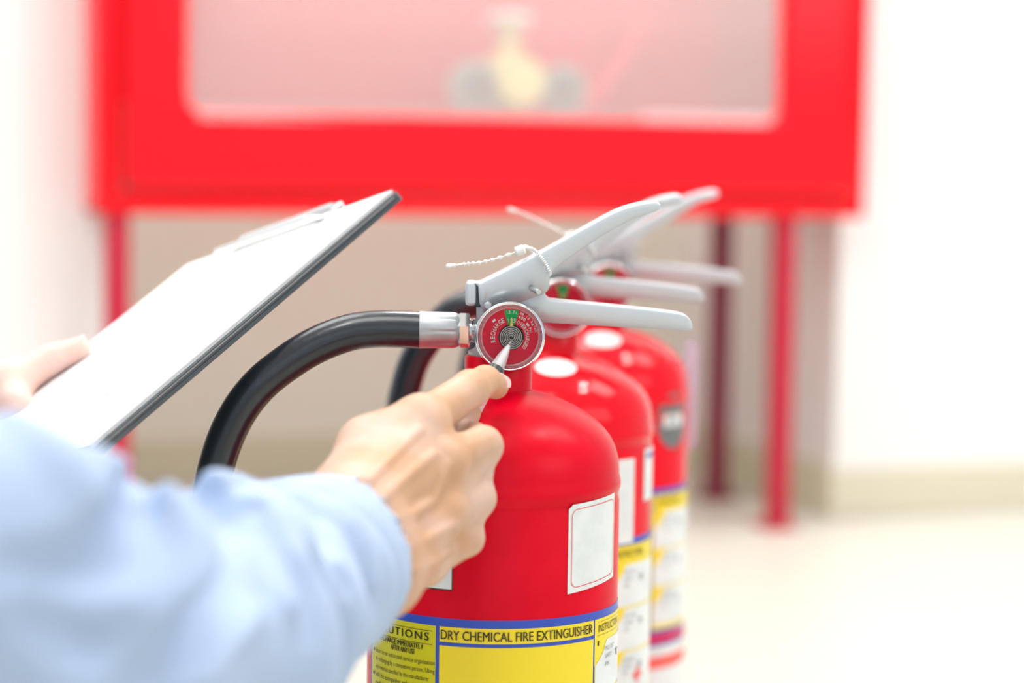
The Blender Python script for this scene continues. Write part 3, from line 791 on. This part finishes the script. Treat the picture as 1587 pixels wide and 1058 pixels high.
for k in range(26):          # faint handwriting rows, running across the sheet
    y = .05 + k * .0088
    if k % 4 == 3: continue
    x = .02
    while x < .2:
        w_ = random.uniform(.004, .014); o_ = len(V)
        V += [toB(x, y), toB(x + w_, y + random.uniform(-.0005, .0005)), toB(x + w_, y + .0007), toB(x, y + .0006)]; Fc.append((o_, o_ + 1, o_ + 2, o_ + 3)); x += w_ + random.uniform(.003, .012)
pyobj('writing', V, Fc, mat('faint_ink', (.66, .67, .70), .7), clip)
def clipmk(bm):
    box(bm, (.058, -.002, .0022), (.156, .018, .0040), .001)
    box(bm, (.058, -.0035, -.006), (.156, -.001, .0045), .001)
    tube(bm, smooth_path([Vector((.061, .018, .004)), Vector((.061, .027, .009)), Vector((.066, .031, .0105)), Vector((.148, .031, .0105)), Vector((.153, .027, .009)), Vector((.153, .018, .004))], 6), .0018, 8)
    tube(bm, [Vector((.059, .006, .0055)), Vector((.155, .006, .0055))], .0025, 12)
bpart('spring_clip', clipmk, M['white_metal'])
def onb(px, py, h):
    d = ray(px, py); p0 = C0 + Nv * h; t = (p0 - CAM).dot(Nv) / d.dot(Nv); return CAM + d * t

# ================================================================== person (right hand, left hand, shirt)
person = empty('person', (-.30, 1.0, 0)); PL = Vector(person.location)
tag(person, 'person in pale blue shirt pointing a pen at the gauge, clipboard in other hand', 'person')
def Pt(px, py, Y): v = W(px, py, Y) - PL; return (v.x, v.y, v.z)
def bounds(pts, pad):
    a = np.array(pts); return a.min(0) - pad, a.max(0) + pad
# right hand
HJ = dict(
    w1=Pt(545, 800, 1.120), w2=Pt(585, 890, 1.115),
    im=Pt(652, 656, 1.190), ip=Pt(728, 603, 1.240), idp=Pt(752, 591, 1.264), it=Pt(768, 598, 1.278),
    mm=Pt(683, 715, 1.180), mp=Pt(748, 691, 1.208), md=Pt(734, 680, 1.240), mt=Pt(716, 668, 1.262),
    rm=Pt(682, 792, 1.172), rp=Pt(738, 772, 1.200), rd=Pt(718, 757, 1.232), rt=Pt(690, 742, 1.240),
    pm=Pt(655, 868, 1.170), pp=Pt(722, 834, 1.192), pdp=Pt(702, 818, 1.220), pt=Pt(682, 800, 1.228),
    tb=Pt(535, 770, 1.14), tm=Pt(570, 692, 1.180), tp=Pt(655, 655, 1.240), tt=Pt(722, 640, 1.272))
mm_ = .001
def hand_field(p):
    J = HJ; c = lambda a, b, ra, rb: cone(p, J[a], J[b], ra * mm_, rb * mm_)
    d = c('w1', 'w2', 21, 20)
    d = smin(d, c('w1', 'im', 19, 13), .014); d = smin(d, c('w1', 'mm', 19, 12.5), .012)
    d = smin(d, c('w2', 'rm', 19, 12), .012); d = smin(d, c('w2', 'pm', 18, 13.5), .012)
    d = smin(d, c('tb', 'tm', 19, 13.5), .014); d = smin(d, cone(p, J['im'], J['tm'], .011, .012), .016)
    for a, b in (('im', 'mm'), ('mm', 'rm'), ('rm', 'pm')): d = smin(d, c(a, b, 10.5, 10.5), .008)
    # forearm stub inside the cuff
    e = np.array(Pt(430, 900, 1.06)); d = smin(d, cone(p, (np.array(J['w1']) + np.array(J['w2'])) / 2, e, .026, .031), .01)
    th = smin(c('tm', 'tp', 12.5, 10.5), c('tp', 'tt', 10.5, 8.5), .006)
    d = smin(d, th, .006)
    fi = smin(c('im', 'ip', 12.4, 10.2), c('ip', 'idp', 10.3, 8.7), .004); fi = smin(fi, c('idp', 'it', 8.7, 7.6), .003)
    fm = smin(c('mm', 'mp', 12.2, 10.6), c('mp', 'md', 10.2, 9), .004); fm = smin(fm, c('md', 'mt', 9, 7.8), .003)
    fr = smin(c('rm', 'rp', 11.8, 10.2), c('rp', 'rd', 9.8, 8.6), .004); fr = smin(fr, c('rd', 'rt', 8.6, 7.4), .003)
    fp = smin(c('pm', 'pp', 11.5, 9.4), c('pp', 'pdp', 8.8, 7.8), .004); fp = smin(fp, c('pdp', 'pt', 7.8, 6.8), .003)
    for f in (fi, fm, fr, fp): d = smin(d, f, .0042)
    for a, b, r0_, r1_ in (('mp', 'rp', 8.8, 8.6), ('rp', 'pp', 8.6, 8.2)):
        s_ = np.array((-.0010, .001, 0)); d = smin(d, cone(p, np.array(J[a]) + s_, np.array(J[b]) + s_, r0_ * mm_, r1_ * mm_), .0035)
    for a, b in (('mm', 'rp'), ('rm', 'mp'), ('rm', 'pp'), ('pm', 'rp')):
        A_ = np.array(J[a]); B_ = np.array(J[b]); d = smin(d, cone(p, A_ + (B_ - A_) * .35, A_ + (B_ - A_) * .85, .0085, .0072), .003)
    # knuckles and tendons standing out under the skin
    kn = lambda k, s, r, dx=0, dy=-.0055: cone(p, np.array(J[k]) + np.array((dx, dy, .001)), np.array(J[k]) + np.array((dx + s, dy, 0)), r, r)
    for k, r in (('im', .0085), ('mm', .0088), ('rm', .0082), ('pm', .0078)): d = smin(d, kn(k, .004, r), .006)
    for a, b, r in (('w1', 'im', .0022), ('w1', 'mm', .0024), ('w2', 'rm', .0024), ('w2', 'pm', .0020)):
        A_ = np.array(J[a]); B_ = np.array(J[b]); off = np.array((0, -.0155, .002)); off0 = np.array((0, -.0185, .001))
        if a == 'w1' and b == 'mm': A_ = A_ + np.array((.004, 0, -.006))
        d = smin(d, cone(p, A_ * .75 + B_ * .25 + off0, A_ * .1 + B_ * .9 + off * .8, r, r * .9), .005)
    return d
lo, hi = bounds(list(HJ.values()) + [Pt(430, 900, 1.06)], .036)
def hand_surf(px, py):
    P_ = np.array([Pt(px, py, y) for y in np.arange(1.06, 1.27, .0006)]); v = hand_field(P_); k = int(np.argmax(v < 0)); return P_[k] + np.array((0, .0012, 0))
VEINS = [([hand_surf(*q) for q in tr], r_) for tr, r_ in ((((600, 812), (640, 796), (670, 776), (681, 750), (692, 722)), .0020), (((622, 852), (662, 836), (704, 812)), .0018),
         (((570, 745), (610, 705), (648, 668)), .0022), (((590, 775), (635, 735), (672, 705)), .0020), (((640, 885), (670, 872), (700, 850)), .0016))]
def hand_full(p):
    d = hand_field(p); near = np.abs(d) < .012; q = p[near]; v = d[near]
    for pts, r_ in VEINS:
        e = np.full(len(q), 9.)
        for a, b in zip(pts, pts[1:]): e = np.minimum(e, cone(q, a, b, r_, r_ * .95))
        v = smin(v, e, .0035)
    d[near] = v; return d
rh = sdf_obj('right_hand', hand_full, lo, hi, .0011, M['skin'], person)
tag(rh, 'right hand gripping the pen')
# index nail
def nail(name, c_, n_, along, L_, w_, mt, par):
    n_ = Vector(n_).normalized(); along = Vector(along); along = (along - n_ * along.dot(n_)).normalized(); s_ = n_.cross(along)
    bm = bmesh.new(); rows = []
    for i in range(9):
        tt = i / 8; row = []
        ww = w_ * (1 - .35 * abs(2 * tt - 1) ** 4 * (1 if tt > .5 else .6))
        for j in range(9):
            q = (j / 8 - .5) * 2
            row.append(bm.verts.new(Vector(c_) + along * ((tt - .5) * L_) + s_ * (q * ww / 2) + n_ * (-.0016 * q * q - .0007 * (2 * tt - 1) ** 2)))
        rows.append(row)
    for p_, r_ in zip(rows, rows[1:]):
        for j in range(8): bm.faces.new((p_[j], p_[j + 1], r_[j + 1], r_[j]))
    return bobj(name, bm, mt, par, True)
a_ = Vector(HJ['idp']); b_ = Vector(HJ['it']); dirn = (b_ - a_).normalized()
n_ = Vector((.66, -.42, .62)).normalized(); nail('nail', b_ + n_ * .0076, n_, dirn, .0125, .0105, M['nail'], rh)

# left hand: thumb lying on the paper, fingers under the board
LJ = dict(tip=onb(122, 541, .0085) - PL, mid=onb(78, 557, .013) - PL, base=onb(5, 600, .016) - PL)
pw = onb(-70, 650, -.002) - PL
LW = onb(-190, 700, .0) - PL + Vector((-.02, 0, -.005))
def lh_field(p):
    t_, m_, b0 = [np.array(LJ[k]) for k in ('tip', 'mid', 'base')]
    d = smin(cone(p, t_, m_, .0080, .0095), cone(p, m_, b0, .0098, .0135), .004)
    d = smin(d, cone(p, b0, np.array(LW), .015, .022), .012)
    d = smin(d, cone(p, np.array(onb(20, 628, .006) - PL), np.array(pw), .0125, .018), .010)
    wr = np.array(LW)
    for k in range(4):     # fingers beneath the board
        s0 = np.array(onb(-25 + 0 * k, 640, -.020) - PL) + np.array(Lv) * (k - 1.5) * .019
        s1 = s0 - np.array(Tv) * .055 + np.array(Nv) * (-.003); s2 = s1 - np.array(Tv) * .026 + np.array(Nv) * .0035
        f = smin(cone(p, s0, s1, .0098, .0088), cone(p, s1, s2, .0088, .0075), .004)
        d = smin(d, f, .004); d = smin(d, cone(p, wr, s0, .018, .0105), .010)
    d = smin(d, cone(p, wr, wr + np.array((-.12, -.01, .0)), .025, .030), .012)
    return d
pts_ = [tuple(v) for v in LJ.values()] + [tuple(LW), tuple(LW + Vector((-.12, -.01, 0)))] + [tuple(onb(-25, 640, -.02) - PL + Lv * s_ - Tv * q__) for s_ in (-.04, .04) for q__ in (0, .085)]
lo, hi = bounds(pts_, .036)
lh = sdf_obj('left_hand', lh_field, lo, hi, .0016, M['skin_pale'], person); tag(lh, 'left hand pinching the clipboard')
tv_ = (LJ['tip'] - LJ['mid']).normalized()
nail('nail', LJ['tip'] + Nv * .0074 + tv_ * .001, Nv, tv_, .013, .011, M['nail'], lh)

# right sleeve
S = [np.array(Pt(*v)) for v in ((532, 856, 1.115), (470, 892, 1.08), (320, 985, .97), (130, 1020, .88), (-250, 870, .84), (-700, 600, .90))]
RAD = [.0395, .0440, .0560, .0600, .0640, .0700]
ax_ = S[2] - S[0]; LEN = np.linalg.norm(ax_); ax_ = ax_ / LEN
upv = np.array((0, -.35, 1.0)); upv = upv - ax_ * (upv @ ax_); upv /= np.linalg.norm(upv); sdv = np.cross(ax_, upv)
def sleeve_field(p):
    d = cone(p, S[0], S[1], RAD[0], RAD[1])
    for i in range(1, 5): d = smin(d, cone(p, S[i], S[i + 1], RAD[i], RAD[i + 1]), .02)
    # soft bulge at the elbow, ridges and creases of the cloth
    d = smin(d, cone(p, np.array(Pt(110, 925, .87)), np.array(Pt(30, 860, .86)), .046, .046), .03)
    q = p - S[0]; s = q @ ax_; cu = q @ upv; cs = q @ sdv; ang = np.arctan2(cs, cu)
    fade = np.clip((s - .012) / .03, 0, 1)
    disp = np.zeros_like(s)
    for s0, sk, ph, w_, am in ((.055, .020, .3, .006, -.0040), (.085, -.028, .9, .010, .0045), (.105, .030, -.5, .007, -.0060), (.140, .035, .2, .014, .0075), (.168, .040, .2, .008, -.0120), (.195, .030, .0, .016, .0070), (.235, -.03, .6, .014, -.006), (.27, .03, 1., .02, .006)):
        x = (s - s0 - sk * np.sin(ang + ph)) / w_
        disp += am * np.exp(-x * x)
    disp *= .5; disp += .0015 * np.sin(s * 95 + 2.4 * np.sin(ang * 2 + .5)) * np.cos(ang + s * 20)
    d = d - disp * fade
    # hollow for the wrist
    cut = cone(p, S[0] + (S[0] - S[1]) * 2, S[0] + ax_ * .03, .0375, .0370)
    d = np.maximum(d, -cut)
    # cuff cut square to the arm
    cx_ = (S[1] - S[0]); cx_ = cx_ / np.linalg.norm(cx_)
    d = np.maximum(d, -((p - S[0]) @ CUT) - .000)
    return d
# cuff plane: normal points from the hand back to the elbow
ra_ = np.array(Pt(462, 750, 1.12)); rb_ = np.array(Pt(598, 946, 1.105)); rim = rb_ - ra_; rim /= np.linalg.norm(rim)
vd = np.array((0, 1, 0)) * .80 + np.array((.60, 0, -.1)); CUT = np.cross(rim, np.array((.40, .9, .0))); CUT /= np.linalg.norm(CUT)
if CUT @ (S[2] - S[0]) < 0: CUT = -CUT
allp = np.array(S[:5]); lo = allp.min(0) - .085; hi = allp.max(0) + .075
def hit_surf(px, py, y0=.70, y1=1.2):
    Ys = np.arange(y0, y1, .001); P_ = np.array([Pt(px, py, y) for y in Ys]); v = sleeve_field(P_); k = np.argmax(v < 0)
    return P_[k] if (v < 0).any() else P_[np.argmin(v)]
FOLDS = []          # (screen trace, radius, how far it stands off the cloth, crease?)
for tr, r_, off_, cr_ in (
    (((305, 752), (345, 772), (368, 815), (370, 880), (340, 945), (285, 1005), (215, 1055)), .0150, .004, True),
    (((296, 764), (330, 776), (358, 800)), .0130, -.004, True),
    (((462, 770), (490, 812), (515, 850), (540, 905)), .0055, .001, True),
    (((440, 850), (470, 900), (485, 975)), .0055, .001, True),
    (((215, 742), (222, 800), (190, 850), (115, 880), (30, 872)), .0140, .005, True),
    (((398, 782), (420, 850), (415, 930)), .0060, .002, True),
    (((60, 960), (140, 1000), (200, 975)), .0090, .002, True),
    (((255, 765), (318, 745), (385, 768), (405, 830), (400, 905), (355, 980), (285, 1040)), .0085, .001, False),
    (((425, 775), (450, 850), (455, 940)), .0060, .001, False),
    (((150, 712), (235, 765), (300, 850), (300, 930), (235, 1000)), .0105, .000, False),
    (((510, 765), (545, 820), (575, 900)), .0050, 0, False),
    (((20, 660), (110, 730), (160, 800)), .0080, -.003, False)):
    pts = [hit_surf(*q) for q in tr]
    FOLDS.append(([np.array(v) + np.array((0, -off_, 0)) for v in smooth_path(pts, 3)], r_, cr_))
def folded(p):
    d = sleeve_field(p); near = np.abs(d) < .03
    q = p[near]; v = d[near]
    for want in (False, True):
        for pts, r_, cr_ in FOLDS:
            if cr_ != want: continue
            e = np.full(len(q), 9.); n_ = len(pts) - 1
            for i, (a, b) in enumerate(zip(pts, pts[1:])):
                ra = r_ * (.35 + .65 * math.sin(math.pi * min(1, (i + .3) / n_ * 1.0))); rb = r_ * (.35 + .65 * math.sin(math.pi * min(1, (i + 1.3) / (n_ + .3))))
                e = np.minimum(e, cone(q, a, b, ra, rb))
            v = -smin(-v, e, .011) if cr_ else smin(v, e, .012)
    v = np.maximum(v, -((q - S[0]) @ CUT)); v = np.maximum(v, -cone(q, S[0] + (S[0] - S[1]) * 2, S[0] + ax_ * .03, .0375, .0370))
    d[near] = v; return d
sl = sdf_obj('right_sleeve', folded, lo, hi, .0026, M['shirt'], person)
tag(sl, 'crumpled pale blue cotton sleeve with an unbuttoned cuff')
# left sleeve
LS = [np.array(LW) + np.array((-.045, -.01, .0)), np.array(LW) + np.array((-.22, -.05, .02)), np.array(LW) + np.array((-.33, -.12, .20))]
def ls_field(p):
    d = smin(cone(p, LS[0], LS[1], .036, .052), cone(p, LS[1], LS[2], .052, .065), .02)
    s = (p - LS[0]) @ ((LS[1] - LS[0]) / np.linalg.norm(LS[1] - LS[0]))
    d = d - .003 * np.sin(s * 90 + 3 * p[..., 2] * 30)
    return np.maximum(d, -s)
lo = np.array(LS).min(0) - .08; hi = np.array(LS).max(0) + .08
sdf_obj('left_sleeve', ls_field, lo, hi, .004, M['shirt'], person)

# the rest of the person, outside the frame at the left: shirt body, trousers, head
def O(*v): return np.array(v) - np.array(PL)
SHR, SHL = O(-.47, .92, .58), O(-.60, 1.26, .60)
NK = O(-.53, 1.09, .64); PV = O(-.68, 1.10, .20)
def torso_field(p):
    c_ = (SHR + SHL) / 2
    d = smin(cone(p, SHR, SHL, .066, .066), cone(p, c_ + O(-.02, 0, -.10) - O(0, 0, 0), PV, .125, .125), .06)
    d = smin(d, cone(p, (SHR * .7 + SHL * .3) + O(0, 0, -.10) - O(0, 0, 0), PV, .09, .11), .05); d = smin(d, cone(p, (SHR * .3 + SHL * .7) + O(0, 0, -.10) - O(0, 0, 0), PV, .09, .11), .05)
    d = smin(d, cone(p, S[4], SHR, .062, .070), .03)
    d = smin(d, cone(p, LS[1], SHL, .050, .068), .03)
    d = smin(d, cone(p, NK + np.array((0, 0, -.02)), NK + np.array((.012, 0, .022)), .062, .052), .012)
    d = np.maximum(d, -cone(p, NK, NK + np.array((.03, 0, .10)), .050, .050))
    return d + .002 * np.sin(p[..., 2] * 60 + np.sin(p[..., 1] * 30) * 2)
lo = np.minimum(np.minimum(S[4], PV), LS[1]) - .16; hi = np.maximum(np.maximum(S[4], SHL), LS[1]) + .12
sdf_obj('shirt_body', torso_field, lo, hi, .0065, M['shirt'], person)
M['trousers'] = mat('dark_trousers', (.03, .035, .05), .8); M['hair'] = mat('black_hair', (.012, .010, .009), .5, bump=(300, .6, .002))
KN = [O(-.40, .95, .075), O(-.46, 1.28, .075)]; FT = [O(-.90, 1.00, .05), O(-.92, 1.24, .05)]
def leg_field(p):
    d = cone(p, PV + np.array((0, -.07, -.05)), PV + np.array((0, .07, -.05)), .115, .115)
    for k in (0, 1):
        h_ = PV + np.array((.02, -.07 + .14 * k, -.05)); d = smin(d, cone(p, h_, KN[k], .088, .062), .03); d = smin(d, cone(p, KN[k], FT[k], .055, .038), .02)
    return d
lo = np.array(FT + KN + [PV]).min(0) - .13; hi = np.array(FT + KN + [PV]).max(0) + .13
sdf_obj('trousers', leg_field, lo, hi, .0075, M['trousers'], person)
for k in (0, 1):
    sdf_obj('shoe', lambda p: cone(p, FT[k] + np.array((.02, 0, -.005)), FT[k] + np.array((-.14, 0, -.010)), .040, .030), FT[k] - .2, FT[k] + .1, .006, M['black'], person)
HC = O(-.46, 1.07, .815); fwd = np.array((.80, .10, -.50)); fwd /= np.linalg.norm(fwd); sdh = np.cross(np.array((0, 0, 1.)), fwd); sdh /= np.linalg.norm(sdh); uph = np.cross(fwd, sdh)
def hp(f, s_, u_): return HC + fwd * f + sdh * s_ + uph * u_
def head_field(p):
    d = smin(cone(p, hp(-.015, 0, .03), hp(.012, 0, .02), .083, .076), cone(p, hp(.03, 0, -.02), hp(.045, 0, -.075), .058, .036), .03)
    d = smin(d, cone(p, hp(-.02, 0, -.04), NK, .052, .050), .03)
    d = smin(d, cone(p, hp(.088, 0, .005), hp(.108, 0, -.028), .006, .012), .010)
    d = smin(d, cone(p, hp(.078, -.022, -.062), hp(.078, .022, -.062), .006, .006), .006)
    for k in (-1, 1):
        d = smin(d, cone(p, hp(.083, .018 * k, .022), hp(.075, .045 * k, .020), .006, .006), .010)
        d = -smin(-d, cone(p, hp(.100, .030 * k, .004), hp(.100, .034 * k, .004), .016, .014), .012)
        d = smin(d, cone(p, hp(-.005, .080 * k, .012), hp(0, .079 * k, -.022), .013, .009), .006)
    return d
a_ = np.minimum(HC, NK) - .13; b_ = np.maximum(HC, NK) + .14
hd = sdf_obj('head', head_field, a_, b_, .0035, M['skin'], person)
for k in (-1, 1):
    bm = bmesh.new(); bmesh.ops.create_uvsphere(bm, u_segments=16, v_segments=10, radius=.0125); bmesh.ops.translate(bm, verts=bm.verts, vec=Vector(hp(.071, .030 * k, .005))); bobj('eye', bm, M['white_plastic'], hd, True)
    bm = bmesh.new(); bmesh.ops.create_uvsphere(bm, u_segments=12, v_segments=8, radius=.006); bmesh.ops.translate(bm, verts=bm.verts, vec=Vector(hp(.0785, .030 * k, .004))); bobj('iris', bm, M['black'], hd, True)
def hair_field(p):
    d = cone(p, hp(-.020, 0, .036), hp(.004, 0, .036), .091, .083)
    q = p - HC; u_ = q @ uph; f_ = q @ fwd
    return np.maximum(d, -(u_ - .012 - .55 * f_))
sdf_obj('hair', hair_field, HC - .13, HC + .15, .004, M['hair'], person)
